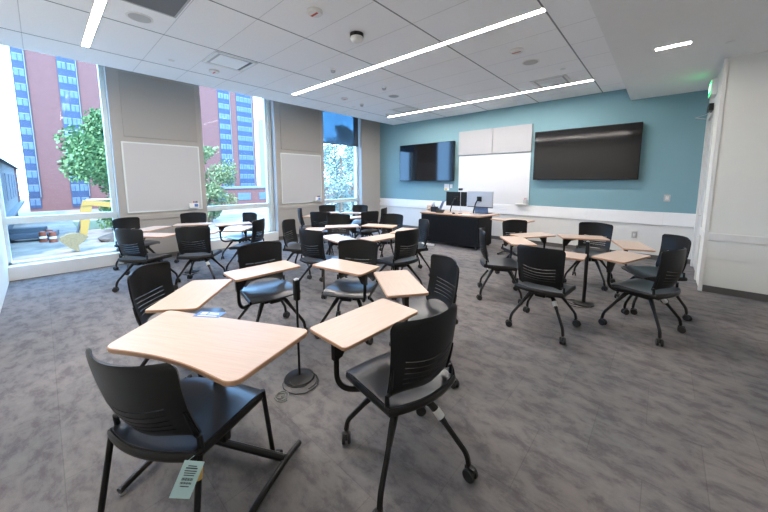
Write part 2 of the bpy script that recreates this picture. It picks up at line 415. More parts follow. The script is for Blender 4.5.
me.transform(Matrix.Translation((-0.0755, 0, 0)) @ Matrix.Rotation(-PI / 2, 4, 'Z') @ Matrix.Rotation(PI / 2, 4, 'X'))
me.materials.clear(); me.materials.append(M['exit_letters']); link('lettering', me, t)

# ------------------------------------------------------------------ boards, screens and panels on the walls
def board_left(y0, y1, where):
    t = thing('whiteboard', 'framed whiteboard on the window wall, %s' % where, 'whiteboard', (0, (y0 + y1) / 2, 0.955))
    w = (y1 - y0) / 2; h = 1.30
    obj('writing_surface', box(BM(), 0.001, 0.014, -w, w, 0, h), M['whiteboard_shaded'], t)
    bm = BM()
    for a in (-w, w): box(bm, 0.001, 0.022, a - 0.012, a + 0.012, -0.012, h + 0.012, 0.002)
    for z in (0, h): box(bm, 0.001, 0.022, -w, w, z - 0.012, z + 0.012, 0.002)
    obj('frame', bm, M['alum'], t)
    t2 = thing('marker_holder', 'small white marker holder on the whiteboard %s' % where, 'marker holder', (0.022, y1 - 0.16, 1.02))
    obj('tray', box(BM(), 0, 0.06, -0.085, 0.085, -0.04, 0.06, 0.006), M['white_plastic'], t2)
    for i, c in enumerate(('red_mark', 'blue_sticker', 'ink')):
        obj('marker', tube(BM(), [(0.035, 0.0 + i * 0.028, 0.0), (0.035, 0.0 + i * 0.028, 0.10)], 0.011), M[c], t2)
    obj('marker_label', box(BM(), 0.06, 0.062, 0.0, 0.07, -0.02, 0.045), M['blue_sticker'], t2)
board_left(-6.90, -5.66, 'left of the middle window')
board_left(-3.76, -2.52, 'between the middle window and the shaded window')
for a, b, w in ((-6.86, -5.66, 'above the whiteboard left of the middle window'), (-3.74, -2.52, 'above the whiteboard beside the shaded window')):
    tag(obj('tack_panel', box(BM(), 0.0, 0.02, a, b, 2.36, 3.50, 0.004), M['panel_beige']), 'plain grey panel on the pier %s' % w, 'wall panel')
def tv(x0, x1, z0, z1, label):
    t = thing('wall_display', label, 'television', ((x0 + x1) / 2, 0, (z0 + z1) / 2))
    w = (x1 - x0) / 2; h = (z1 - z0) / 2
    obj('casing', box(BM(), -w, w, -0.115, -0.06, -h, h, 0.006), M['black_plastic'], t)
    obj('screen', box(BM(), -w + 0.014, w - 0.014, -0.1175, -0.115, -h + 0.018, h - 0.014), M['screen'], t)
    obj('wall_mount', box(BM(), -0.4, 0.4, -0.06, 0, -0.25, 0.25), M['black_metal'], t)
tv(5.11, 7.08, 1.57, 2.685, 'large black wall mounted television right of the white board')
tv(0.99, 2.97, 1.54, 2.67, 'large black wall mounted television left of the white board, mirroring the windows')
t = thing('whiteboard', 'large whiteboard on the teal wall behind the monitors', 'whiteboard', (4.045, 0, 0.945))
obj('writing_surface', box(BM(), -0.955, 0.955, -0.018, -0.001, 0, 1.28), M['whiteboard'], t)
bm = BM()
for x in (-0.955, 0.955): box(bm, x - 0.009, x + 0.009, -0.024, -0.001, 0, 1.29, 0.002)
box(bm, -0.955, 0.955, -0.024, -0.001, 1.275, 1.293, 0.002)
obj('frame', bm, M['alum'], t)
for x0, x1, w in ((3.08, 4.045, 'left'), (4.055, 5.02, 'right')):
    tag(obj('acoustic_panel', box(BM(), x0, x1, -0.05, -0.001, 2.25, 2.90, 0.004), M['acoustic']), '%s one of two pale grey fabric panels above the big whiteboard' % w, 'wall panel')
t = thing('marker_tray', 'short white marker tray at the lower right corner of the big whiteboard', 'marker tray', (4.88, -0.024, 0.99))
obj('tray', box(BM(), -0.16, 0.12, -0.07, 0, -0.03, 0.0, 0.004), M['white_plastic'], t)
obj('eraser_box', box(BM(), 0.02, 0.11, -0.06, -0.005, 0.0, 0.10, 0.004), M['grey_plastic'], t)
for i, c in enumerate(('red_mark', 'ink')): obj('marker', tube(BM(), [(0.045 + .035 * i, -0.035, 0.06), (0.045 + .035 * i, -0.035, 0.14)], 0.009), M[c], t)
def plate(x, z, w, h, label, m='white_plastic', name='power_outlet', cat='outlet'):
    t = thing(name, label, cat, (x, 0, z))
    obj('cover_plate', box(BM(), -w / 2, w / 2, -0.008, 0, -h / 2, h / 2, 0.002), M[m], t)
    obj('insert', box(BM(), -w * 0.22, w * 0.22, -0.012, -0.008, -h * 0.28, h * 0.28, 0.001), M['white_plastic'], t)
    for dz in (-0.02, 0.02): obj('slot', box(BM(), -0.008, 0.008, -0.0135, -0.012, dz - 0.006, dz + 0.006), M['dark_grille'], t)
plate(7.09, 0.455, 0.085, 0.13, 'steel power outlet low on the grey wall behind the right chairs', 'steel_plate')
plate(7.53, 1.22, 0.095, 0.13, 'steel switch plate on the teal wall right of the television', 'steel_plate', 'wall_switch', 'switch')
plate(2.22, 0.47, 0.09, 0.12, 'white power outlet low on the wall left of the desk')
t = thing('wall_control', 'white wall control panel on teal wall behind the left monitor', 'control panel', (2.75, 0, 1.355))
obj('plate', box(BM(), -0.14, 0.02, -0.012, 0, -0.09, 0.10, 0.002), M['white_plastic'], t)
obj('plate', box(BM(), 0.05, 0.13, -0.012, 0, -0.02, 0.09, 0.002), M['white_plastic'], t)
obj('yellow_note', box(BM(), -0.12, -0.04, -0.014, -0.012, -0.085, -0.03), M['yellow_tape'], t)

# roller shade on the third window
t = thing('roller_shade', 'blue roller shade half lowered over the window nearest the teal wall', 'window shade', (-0.10, -1.64, 2.68))
obj('fabric', box(BM(), -0.002, 0.0, -0.70, 0.53, 0, 1.02), M['shade'], t)
obj('side_channel', box(BM(), -0.02, 0.005, 0.53, 0.70, -0.02, 1.02), M['shade_dark'], t)
obj('hem_bar', box(BM(), -0.012, 0.006, -0.70, 0.70, -0.03, 0.0, 0.003), M['shade_dark'], t)
obj('roller', tube(BM(), [(0.0, -0.72, 1.04), (0.0, 0.72, 1.04)], 0.03, 12), M['shade_dark'], t, True)

# ------------------------------------------------------------------ ceiling things
def linear_light(x0, x1, y, z, w, label, grp=None):
    t = thing('linear_light', label, 'ceiling light', ((x0 + x1) / 2, y, z), 0, grp)
    L = (x1 - x0) / 2; bm = BM()
    for s in (-1, 1): box(bm, -L - .01, L + .01, s * w / 2, s * (w / 2 + 0.012), -0.006, -0.0005)
    for s in (-1, 1): box(bm, s * L, s * (L + 0.01), -w / 2, w / 2, -0.006, -0.0005)
    obj('frame', bm, M['white_trim'], t)
    obj('diffuser', box(BM(), -L, L, -w / 2, w / 2, -0.004, -0.0005), M['glow'], t)
linear_light(1.42, 6.38, -7.385, Hc, 0.074, 'long slim ceiling light running out of the top left of the photo')
linear_light(1.42, 6.37, -4.20, Hc, 0.074, 'long slim ceiling light across the middle of the ceiling')
linear_light(1.37, 6.36, -1.10, Hc, 0.074, 'long slim ceiling light nearest the teal wall')
linear_light(7.27, 7.58, -2.83, Hs, 0.075, 'short slim ceiling light in the lowered ceiling at the right')
def vent(x0, y0, label):
    t = thing('air_vent', label, 'air vent', (x0 + 0.3, y0 + 0.3, Hc)); bm = BM(); h = 0.30
    for s in (-1, 1):
        box(bm, s * h, s * (h - 0.045), -h, h, -0.010, -0.0005, 0.002); box(bm, -h, h, s * h, s * (h - 0.045), -0.010, -0.0005, 0.002)
    obj('frame', bm, M['white_trim'], t)
    obj('backing', box(BM(), -h + .045, h - .045, -h + .045, h - .045, -0.003, -0.0005), M['grey_plastic'], t)
    obj('centre_plate', box(BM(), -0.215, 0.215, -0.215, 0.20, -0.009, -0.003, 0.002), M['white_plastic'], t)
    obj('slot', box(BM(), -0.235, 0.235, 0.205, 0.24, -0.006, -0.003), M['base_dark'], t)
vent(1.99, -6.135, 'square ceiling air vent left of the middle of the ceiling, above the middle window')
vent(5.46, -1.76, 'square ceiling air vent beside the light nearest the teal wall, toward the right')
vent(2.02, -1.80, 'square ceiling air vent beside the left end of the light nearest the teal wall')
t = thing('return_grille', 'dark grey ceiling return grille at the top left edge of the photo', 'air vent', (3.52, -7.055, Hc))
bm = BM()
for s in (-1, 1):
    box(bm, s * 0.31, s * 0.29, -0.275, 0.275, -0.008, -0.0005); box(bm, -0.31, 0.31, s * 0.275, s * 0.255, -0.008, -0.0005)
obj('frame', bm, M['grey_plastic'], t)
obj('grille', box(BM(), -0.29, 0.29, -0.255, 0.255, -0.005, -0.0005), M['dark_grille'], t)
def disc(name, label, cat, x, y, r, h, m='white_trim', z=Hc, grp=None, red=False, grille=False):
    t = thing(name, label, cat, (x, y, z), 0, grp)
    obj('body', lathe(BM(), [(r, 0.002), (r, -h * 0.6), (r * 0.86, -h), (r * 0.3, -h)]), M[m], t, True)
    if red: obj('red_lettering', box(BM(), -r * .75, r * .6, -r * .16, r * .16, -h - 0.0006, -h + 0.0004), M['red_mark'], t)
    if grille: obj('grille', lathe(BM(), [(r * 0.84, -h + 0.001), (r * 0.84, -h - 0.002), (r * .2, -h - .003)]), M['grey_plastic'], t, True)
disc('ceiling_speaker', 'round ceiling speaker near the dark return grille at the top left', 'speaker', 2.91, -7.05, 0.125, 0.006, grille=True)
disc('ceiling_speaker', 'round ceiling speaker above the right group of chairs', 'speaker', 5.78, -2.74, 0.125, 0.006, grille=True)
disc('ceiling_speaker', 'round ceiling speaker above the middle of the front, between two lights', 'speaker', 2.93, -2.68, 0.125, 0.006, grille=True)
disc('fire_strobe', 'round white ceiling alarm with red rim near the top centre', 'alarm', 4.50, -5.82, 0.085, 0.035, red=True)
disc('fire_strobe', 'round white ceiling alarm beside the vent above the middle window', 'alarm', 1.70, -5.86, 0.08, 0.03, red=True)
disc('fire_strobe', 'round white ceiling alarm above the shaded window', 'alarm', 2.00, -3.28, 0.08, 0.03, red=True)
disc('fire_strobe', 'round white ceiling alarm at left end of the light nearest the teal wall', 'alarm', 1.60, -1.38, 0.07, 0.03, red=True)
disc('fire_strobe', 'round white ceiling alarm beside the speaker above the right chairs', 'alarm', 5.78, -3.34, 0.09, 0.035, red=True)
t = thing('smoke_detector', 'white dome detector on a black ring at the top centre of the ceiling', 'detector', (4.45, -5.16, Hc))
obj('mounting_ring', lathe(BM(), [(0.085, -0.0005), (0.085, -0.04), (0.08, -0.042)]), M['black_plastic'], t, True)
obj('dome', lathe(BM(), [(0.08, -0.042), (0.082, -0.06), (0.07, -0.085), (0.04, -0.10), (0.01, -0.104)]), M['white_plastic'], t, True)
for x, y, lab in ((3.24, -4.58, 'small white ceiling sensor just before the middle light'), (3.21, -3.30, 'small white pointed ceiling sensor beyond the middle light'), (1.89, -2.65, 'small white ceiling sensor above the corner near the shaded window')):
    t = thing('ceiling_sensor', lab, 'sensor', (x, y, Hc))
    obj('base', lathe(BM(), [(0.055, -0.0005), (0.055, -0.018), (0.045, -0.022)]), M['white_plastic'], t, True)
    obj('lens', lathe(BM(), [(0.04, -0.022), (0.034, -0.05), (0.01, -0.062)]), M['grey_plastic'], t, True)
for x, y, z, lab in ((1.70, -6.46, Hc, 'small sprinkler cover left of the vent above the middle window'), (6.08, -2.08, Hc, 'small sprinkler cover beside the vent toward the right'), (1.55, -2.6, Hc, 'small sprinkler cover in the far left corner of the ceiling'), (7.92, -2.52, Hs, 'small sprinkler cover in the lowered ceiling at the right')):
    tag(obj('sprinkler_cover', lathe(BM(), [(0.042, z + 0.002), (0.042, z - 0.006), (0.03, z - 0.008)], (x, y, 0)), M['white_trim'], None, True), lab, 'sprinkler')

# ------------------------------------------------------------------ the tablet arm chair
SW, SF, SB = 0.238, 0.235, -0.205
def seat_outline_y(u): return SB - 0.045 * (1 - u * u)          # rear edge bulges backwards
def seat_pt(u, v):
    # v 0 rear -> 1 front
    yb, yf = seat_outline_y(u), SF - 0.018 * u * u
    w = SW * (0.93 + 0.07 * v)
    # rounded corners
    k = 0.0
    if v > 0.86: k = ((v - 0.86) / 0.14) ** 2 * 0.05
    if v < 0.06: k = ((0.06 - v) / 0.06) ** 2 * 0.02
    x = u * w * (1 - k)
    y = yb + (yf - yb) * v
    z = 0.452 - 0.016 * (1 - u * u) * math.sin(PI * min(1, v * 1.1)) - 0.028 * max(0, (v - 0.72) / 0.28) ** 2 + 0.006 * max(0, (0.15 - v) / 0.15)
    return Vector((x, y, z))
def seat_mesh():
    bm = BM(); nu, nv = 14, 16
    g = [[bm.verts.new(seat_pt(-1 + 2 * i / nu, j / nv)) for i in range(nu + 1)] for j in range(nv + 1)]
    for j in range(nv):
        for i in range(nu): bm.faces.new((g[j][i], g[j][i + 1], g[j + 1][i + 1], g[j + 1][i]))
    bmesh.ops.recalc_face_normals(bm, faces=bm.faces[:])
    if bm.faces[:][0].normal.z < 0: bmesh.ops.reverse_faces(bm, faces=bm.faces[:])
    bmesh.ops.solidify(bm, geom=bm.faces[:], thickness=0.012)
    return mesh_from(bm, M['seat_plastic'], True)
def frame_mesh():
    """side rails and bowed rear rail of the seat, mounting hub below"""
    bm = BM()
    n = 14
    rear = [(-SW * 0.95 + 2 * SW * 0.95 * i / n, seat_outline_y(-1 + 2 * i / n) - 0.004, 0.432) for i in range(n + 1)]
    path = [(-SW * 1.0, SF - 0.05, 0.418), (-SW * 0.985, 0.0, 0.426)] + rear + [(SW * 0.985, 0.0, 0.426), (SW * 1.0, SF - 0.05, 0.418)]
    tube(bm, path, 0.009, 8, ry=0.021)
    return bm
def hub_bm(bm):
    box(bm, -0.115, 0.115, -0.11, 0.11, 0.345, 0.435, 0.014)
    box(bm, -0.18, 0.18, -0.05, 0.05, 0.385, 0.43, 0.008)
    box(bm, -0.05, 0.05, -0.16, 0.16, 0.35, 0.40, 0.01)
    return bm
def back_pt(u, v, r=0.042):
    z0, z1 = 0.500 - 0.034 * u ** 4 * (1 - v), 0.880
    z = z0 + (z1 - z0) * v
    w = 0.208 + 0.022 * v
    d = z - (z1 - r)
    if d > 0: w -= r - math.sqrt(max(0, r * r - d * d))
    d = (z0 + 0.03) - z
    if d > 0: w -= 0.03 - math.sqrt(max(0, 0.03 ** 2 - d * d)) * 1.0
    bump = math.sin(PI * min(1, max(0, v))) if v < 0.5 else math.sin(PI * v)
    z -= 0.036 * (1 - u * u) * max(0, bump)
    y = -0.215 - 0.070 * v - 0.018 * math.sin(PI * v) + 0.068 * u * u - 0.01 * (1 - v)
    if v > 0.9: z += 0.008 * (1 - u * u) * (v - 0.9) / 0.1
    return Vector((u * w, y, z))
def back_mesh():
    bm = BM()
    rows = [0, 0.02, 0.05, 0.09, 0.13]; slots = []
    v = 0.17
    for k in range(5):
        rows += [v, v + 0.014]; slots.append(len(rows) - 2); v += 0.088
    rows += [0.60, 0.64, 0.68, 0.76, 0.84, 0.88, 0.92, 0.95, 0.975, 0.99, 1.0]
    cols = [-1, -0.93, -0.86, -0.8, -0.7, -0.6, -0.45, -0.3, -0.15, 0, 0.15, 0.3, 0.45, 0.6, 0.7, 0.8, 0.86, 0.93, 1]
    g = [[bm.verts.new(back_pt(u, v)) for u in cols] for v in rows]
    for j in range(len(rows) - 1):
        for i in range(len(cols) - 1):
            if j in slots and -0.75 < (cols[i] + cols[i + 1]) / 2 < 0.75: continue
            bm.faces.new((g[j][i], g[j][i + 1], g[j + 1][i + 1], g[j + 1][i]))
    bmesh.ops.recalc_face_normals(bm, faces=bm.faces[:])
    bmesh.ops.solidify(bm, geom=bm.faces[:], thickness=0.010)
    return mesh_from(bm, M['black_plastic'], True)
def upright_mesh(s):
    bm = BM()
    p = [Vector((s * SW * 0.93, SB + 0.02, 0.425)), Vector((s * SW * 0.935, SB + 0.022, 0.50))]
    for v in (0.06, 0.18, 0.30, 0.42):
        q = back_pt(s * 0.95, v); q.y -= 0.004; p.append(q)
    tube(bm, p, [0.013, 0.012, 0.011, 0.010, 0.008, 0.004], 8, ry=None)
    return mesh_from(bm, M['black_plastic'], True)
def leg_mesh(sx, sy):
    bm = BM()
    a = (sx * 0.045, sy * 0.04, 0.395); b = (sx * 0.105, sy * 0.10, 0.382); c = (sx * 0.245, sy * 0.24, 0.140); d = (sx * 0.253, sy * 0.248, 0.080)
    p = fillet([a, b, c, d], 0.05, 5)
    tube(bm, p, 0.0145, 8)
    q = fillet([a, b, tuple(Vector(b).lerp(Vector(c), 0.42))], 0.05, 5)
    tube(bm, q, [0.021] * (len(q) - 1) + [0.016], 8)
    return mesh_from(bm, M['black_metal'], True)
def caster_mesh(sx, sy):
    bm = BM(); x, y = sx * 0.253, sy * 0.248
    ang = 0.7 * sx + 0.4 * sy
    c, s = math.cos(ang), math.sin(ang)
    for k in (-1, 1):
        lathe(bm, [(0.008, -0.008), (0.031, -0.009), (0.034, -0.005), (0.034, 0.005), (0.031, 0.009), (0.008, 0.009)], (k * 0.017, 0, 0.0342), 16, 'x')
    box(bm, -0.007, 0.007, -0.024, 0.03, 0.035, 0.072, 0.002)
    tube(bm, [(0, 0.012, 0.05), (0, 0.012, 0.088)], 0.010, 8)
    bmesh.ops.transform(bm, matrix=Matrix.Translation((x, y, 0)) @ Matrix.Rotation(ang, 4, 'Z') @ Matrix.Translation((0, -0.012, 0)), verts=bm.verts[:])
    return mesh_from(bm, M['rubber'], True)
ME = {'seat': seat_mesh(), 'back': back_mesh(), 'up1': upright_mesh(1), 'up-1': upright_mesh(-1)}
ME['frame'] = mesh_from(hub_bm(frame_mesh()), M['black_metal'], True)
for sx in (-1, 1):
    for sy in (-1, 1): ME['leg', sx, sy] = leg_mesh(sx, sy); ME['caster', sx, sy] = caster_mesh(sx, sy)
TW, TD, TZ = 0.60, 0.315, 0.74
ME['tablet'] = mesh_from(slab(BM(), rounded_poly([(-TW / 2, -TD / 2), (TW / 2, -TD / 2), (TW / 2, TD / 2), (-TW / 2, TD / 2)], 0.028), -0.020, 0.0), [M['maple'], M['maple_edge']], False)

def chair(cx, cy, face, side, tx, ty, trot, label, group, pole_end=None, sticker=None, base=None, off=None):
    """face: heading of the sitter in degrees; tablet centre and long axis given in the room"""
    rz = math.radians(face - 90)
    t = thing('tablet_arm_chair', label, 'chair', (cx, cy, 0), rz, group)
    up = [link('seat', ME['seat'], t), link('backrest', ME['back'], t), link('back_upright', ME['up1'], t), link('back_upright', ME['up-1'], t), link('seat_frame', ME['frame'], t)]
    for o in up: o.location = (0, 0, 0.018)
    for sx in (-1, 1):
        for sy in (-1, 1):
            l = link('leg', ME['leg', sx, sy], t); link('caster', ME['caster', sx, sy], l)
            if base is not None: l.rotation_euler = (0, 0, math.radians(base - face))
            if off: l.location = Matrix.Rotation(-rz, 3, 'Z') @ Vector((off[0], off[1], 0))
            if sticker == (sx, sy):
                p0 = Vector((sx * 0.105, sy * 0.10, 0.382)); p1 = Vector((sx * 0.245, sy * 0.24, 0.140)); dd = (p1 - p0).normalized()
                bm = BM(); a = p0.lerp(p1, 0.16) + Vector((0, 0, 0.002)); tube(bm, [a, a + dd * 0.05], 0.0225, 8)
                s = obj('label_sticker', bm, M['white_plastic'], l, True); s['label'] = 'white paper label on the leg'
    inv = Matrix.Rotation(-rz, 4, 'Z') @ Matrix.Translation((-cx, -cy, 0))
    ta = math.radians(trot)
    tc = inv @ Vector((tx, ty, TZ)); ax = Vector((math.cos(ta - rz), math.sin(ta - rz), 0))
    # the post stands under the tablet end that lies on the arm's side
    if ax.x * side < 0: ax = -ax
    if pole_end: ax = ax * pole_end
    px = tc + ax * (TW / 2 - 0.07)
    perp = Vector((-ax.y, ax.x, 0))
    bm = BM()
    top = Vector((px.x, px.y, TZ - 0.03)); low = Vector((px.x, px.y, 0.405))
    hubp = Vector((side * 0.10, 0.02, 0.405))
    path = fillet([top, low, hubp], 0.11, 8)
    tube(bm, path, 0.0155, 10)
    # flared gusset under the tablet
    d = -ax
    n1 = perp * 0.016
    a = [top + Vector((0, 0, 0.008)) + ax * 0.022, top + d * 0.20 + Vector((0, 0, 0.008)), top + d * 0.20, top + d * 0.08 + Vector((0, 0, -0.035)), top + d * 0.03 + Vector((0, 0, -0.11)), top + ax * 0.02 + Vector((0, 0, -0.12))]
    va = [bm.verts.new(p + n1) for p in a]; vb = [bm.verts.new(p - n1) for p in a]
    bm.faces.new(va); bm.faces.new(vb[::-1])
    for j in range(len(a)): bm.faces.new((va[j], vb[j], vb[(j + 1) % len(a)], va[(j + 1) % len(a)]))
    arm = obj('tablet_arm', bm, M['black_metal'], t, True)
    tb = link('writing_tablet', ME['tablet'], t); tb.location = tc; tb.rotation_euler = (0, 0, ta - rz)
    tb['label'] = 'maple laminate writing tablet with brown edge'
    return t
G1, G2, G3, G4, G5 = 'chairs in the front group', 'chairs in the group by the left windows', 'chairs in the centre group', 'chairs in the far corner group', 'chairs in the right group'
L_, R_ = -1, 1
chair(6.42, -6.68, 168, L_, 6.22, -6.74, 89, 'tablet arm chair in the front centre, its back to the camera', G1, sticker=(1, -1), base=157, off=(0.07, -0.05))
chair(4.75, -7.30, 45, R_, 4.97, -7.275, 138, 'tablet arm chair behind the big table, near the left edge of the front group', G1)
chair(4.58, -6.51, -8, R_, 4.76, -6.65, 88, 'tablet arm chair with its empty seat showing, behind the slim black stand', G1)
chair(5.14, -5.91, -61, L_, 5.24, -6.07, 9, 'tablet arm chair facing the camera, centre back of the front group', G1)
chair(6.04, -5.95, 242, L_, 5.92, -6.09, 144, 'tablet arm chair facing left at the right side of the front group', G1, base=217)
chair(1.93, -7.02, 122, L_, 1.75, -6.88, 35, 'tablet arm chair at left, back to the camera, next to the left window', G2)
chair(0.66, -6.90, 28, R_, 0.97, -6.76, 135, 'tablet arm chair behind the leftmost chair, against the left window', G2, base=10)
chair(2.30, -6.43, 144, L_, 1.98, -6.36, 54, 'tablet arm chair with wide black back in front of the left whiteboard', G2, sticker=(1, -1))
chair(0.56, -6.02, -23, L_, 0.89, -6.10, 62, 'tablet arm chair against the pier under the left whiteboard, facing the camera', G2)
chair(1.25, -5.38, 282, L_, 1.40, -5.57, 75, 'tablet arm chair at the middle window, the farther of two', G2, pole_end=-1)
chair(2.17, -5.66, 219, L_, 2.07, -5.73, 135, 'tablet arm chair at the middle window, the nearer of two', G2, pole_end=-1)
chair(3.04, -5.15, 32, L_, 3.19, -5.02, 132, 'tablet arm chair facing right at the left side of the centre group', G3)
chair(3.93, -5.38, 100, L_, 4.05, -5.20, -8, 'tablet arm chair at the front left of the centre group, back turned', G3)
chair(2.96, -4.31, -42, L_, 3.18, -4.39, 55, 'tablet arm chair facing the camera at the back left of the centre group', G3)
chair(3.60, -3.62, -73, L_, 3.64, -3.90, 20, 'tablet arm chair facing the camera at the back right of the centre group', G3)
chair(4.73, -4.70, 172, L_, 4.46, -4.73, 84, 'tablet arm chair with black back turned, right front of the centre group', G3)
chair(4.40, -3.94, 236, L_, 4.36, -4.06, 110, 'tablet arm chair in front of the black desk, facing left', G3)
chair(0.98, -2.98, -22, L_, 1.05, -3.11, 62, 'tablet arm chair at the pane left side of the shaded window, far corner group', G4)
chair(1.50, -2.50, -68, L_, 1.59, -2.69, 25, 'tablet arm chair in the far corner right of the shaded window', G4)
chair(1.29, -3.78, 52, L_, 1.33, -3.70, 120, 'tablet arm chair seen edge on before the second whiteboard, far group', G4)
chair(1.97, -3.90, 125, L_, 1.88, -3.73, 35, 'tablet arm chair with black back turned at the left of the far group', G4)
chair(2.57, -3.24, 168, L_, 2.35, -3.22, 80, 'tablet arm chair with black back turned at the right of the far group', G4)
chair(2.26, -2.58, 206, L_, 2.11, -2.59, 125, 'tablet arm chair near the corner of the teal wall, seen edge on', G4)
chair(6.61, -4.50, 88, L_, 6.60, -4.15, 4, 'tablet arm chair at the front of the right group, back to the camera', G5, sticker=(1, -1))
chair(5.90, -3.92, 25, L_, 6.02, -3.67, 127, 'tablet arm chair facing right at the left side of the right group', G5, sticker=(-1, -1))
chair(5.85, -2.94, -38, L_, 6.04, -3.07, 58, 'tablet arm chair beyond the leftmost of the right group, nearest the desk', G5)
chair(6.71, -2.52, -94, R_, 6.64, -2.78, 26, 'tablet arm chair facing the camera at the back of the right group', G5)
chair(7.44, -3.15, 212, R_, 7.22, -3.02, 108, 'tablet arm chair at the far right, the farther of two, beyond the other', G5, base=202)
chair(7.39, -3.87, 157, L_, 7.18, -3.83, 71, 'tablet arm chair at the far right, the nearer of two, facing left', G5, sticker=(1, -1), base=162)

# ------------------------------------------------------------------ four legged chair with the hang tag
cA = (5.825, -7.55); fA = 117
t = thing('stacking_chair', 'black chair with four straight legs and a hang tag, front left', 'chair', (cA[0], cA[1], 0), math.radians(fA - 90)); t.scale = (1.05, 1.0, 1.0)
link('seat', ME['seat'], t)
for o in (link('backrest', ME['back'], t), link('back_upright', ME['up1'], t), link('back_upright', ME['up-1'], t)):
    R_l = Matrix.Rotation(math.radians(7.5), 3, 'X'); pv = Vector((0, -0.20, 0.46)); o.rotation_euler = (math.radians(7.5), 0, 0); o.location = pv - R_l @ pv + Vector((0, 0.006, -0.004))
obj('seat_frame', frame_mesh(), M['black_metal'], t, True)
for sx in (-1, 1):
    for sy in (-1, 1):
        bm = BM()
        yt, yb_ = (SF - 0.03, SF + 0.01) if sy > 0 else (SB + 0.01, SB - 0.07)
        tube(bm, [(sx * SW * 0.97, yt, 0.435), (sx * (SW + 0.012), yb_, 0.012)], 0.0125, 10)
        l = obj('leg', bm, M['black_metal'], t, True)
        if sy > 0: obj('caster', lathe(BM(), [(0.006, -0.013), (0.026, -0.013), (0.028, 0), (0.026, 0.013), (0.006, 0.013)], (sx * (SW + 0.012) + sx * .026, yb_, 0.029), 16, 'x'), M['rubber'], l, True)
        else: obj('foot_glide', lathe(BM(), [(0.012, 0), (0.018, 0.004), (0.018, 0.014), (0.014, 0.03)], (sx * (SW + 0.012), yb_, 0), 12), M['rubber'], l, True)
        if sx > 0 and sy < 0:
            bm = BM(); p0 = Vector((sx * SW * 0.97, yt, 0.435)); p1 = Vector((sx * (SW + 0.012), yb_, 0.012))
            tube(bm, [p0.lerp(p1, 0.12), p0.lerp(p1, 0.22)], 0.0142, 12); s = obj('sticker', bm, M['yellow_tape'], l, True); s['label'] = 'yellow and white label on the rear leg'
# hang tag
bm = BM(); W, Hh = 0.070, 0.135
tube(bm, [(0.225, -0.215, 0.445), (0.226, -0.252, 0.452), (0.238, -0.264, 0.464)], 0.0012, 6)
g = obj('hang_tag', bm, M['tag_green'], t); g['label'] = 'pale mint paper tag hanging from the rear corner of the seat'
bm = BM()
obox(bm, (0, 0, -Hh / 2), (W, 0.0012, Hh))
tagm = Matrix.Translation((0.238, -0.264, 0.468)) @ Matrix.Rotation(math.radians(38), 4, 'Z') @ Matrix.Rotation(math.radians(-8), 4, 'X') @ Matrix.Rotation(math.radians(24), 4, 'Y') @ Matrix.Translation((W / 2 - 0.006, 0, 0.006))
bmesh.ops.transform(bm, matrix=tagm, verts=bm.verts[:]); obj('tag_card', bm, M['tag_green'], g)
bm = BM()
for i, (w, z, hh) in enumerate(((0.030, -0.018, 0.003), (0.040, -0.026, 0.004), (0.042, -0.036, 0.003), (0.040, -0.044, 0.0025), (0.036, -0.052, 0.0025), (0.040, -0.066, 0.010), (0.040, -0.080, 0.007), (0.030, -0.092, 0.003))):
    if hh > 0.006:
        for k in range(9): obox(bm, (-w / 2 + w * (k + 0.5) / 9, -0.0012, z), (w / 9 * (0.45 + 0.3 * (k % 2)), 0.0006, hh))
    else: obox(bm, (0, -0.0012, z), (w, 0.0006, hh))
bmesh.ops.transform(bm, matrix=tagm, verts=bm.verts[:]); obj('tag_print', bm, M['ink'], g)

# ------------------------------------------------------------------ separate large table
ta = math.radians(27)
t = thing('study_table', 'large maple topped table with concave edge at the front left', 'table', (5.775, -7.42, 0), ta)
base = [(-0.44, -0.26), (0.36, -0.27), (0.50, 0.22), (-0.46, 0.21)]
ca, sa = math.cos(-ta), math.sin(-ta)
corners = [(5.50, -7.82), (6.255, -7.515), (6.10, -7.045), (5.215, -7.49)]
loc = []
for x, y in corners:
    dx, dy = x - 5.775, y + 7.42; loc.append((dx * ca - dy * sa, dx * sa + dy * ca))
out = rounded_poly(loc, [0.05, 0.055, 0.055, 0.04], 6)
# scoop the user's edge
k0 = 7; a, b = out[6], out[7]
mid = []
for i in range(1, 12):
    s = i / 12; p = a.lerp(b, s); n = Vector((-(b - a).y, (b - a).x)).normalized(); p = p + n * 0.036 * math.sin(PI * s); mid.append(p)
out = out[:7] + mid + out[7:]
obj('tabletop', slab(BM(), out, 0.725, 0.75, 0.004), [M['maple'], M['maple_edge']], t)
bm = BM(); box(bm, -0.085, -0.035, 0.06, 0.11, 0.06, 0.70, 0.008); obj('column', bm, M['black_metal'], t)
obj('top_bracket', box(BM(), -0.30, 0.30, 0.03, 0.13, 0.70, 0.725, 0.004), M['black_metal'], t)
bm = BM(); tube(bm, [(-0.36, 0.075, 0.055), (0.345, 0.075, 0.055)], 0.018, 10, ry=0.022); obj('crossbar', bm, M['black_metal'], t, True)
for sx, xx in ((-1, -0.36), (1, 0.345)):
    bm = BM(); tube(bm, fillet([(xx, -0.27, 0.028), (xx, -0.15, 0.046), (xx, 0.10, 0.046), (xx, 0.21, 0.028)], 0.1, 5), 0.0165, 10)
    f = obj('foot', bm, M['black_metal'], t, True)
    for yy in (-0.255, 0.195): obj('glide', lathe(BM(), [(0.012, 0), (0.014, 0.004), (0.011, 0.014)], (xx, yy, 0), 12), M['chrome'], f, True)
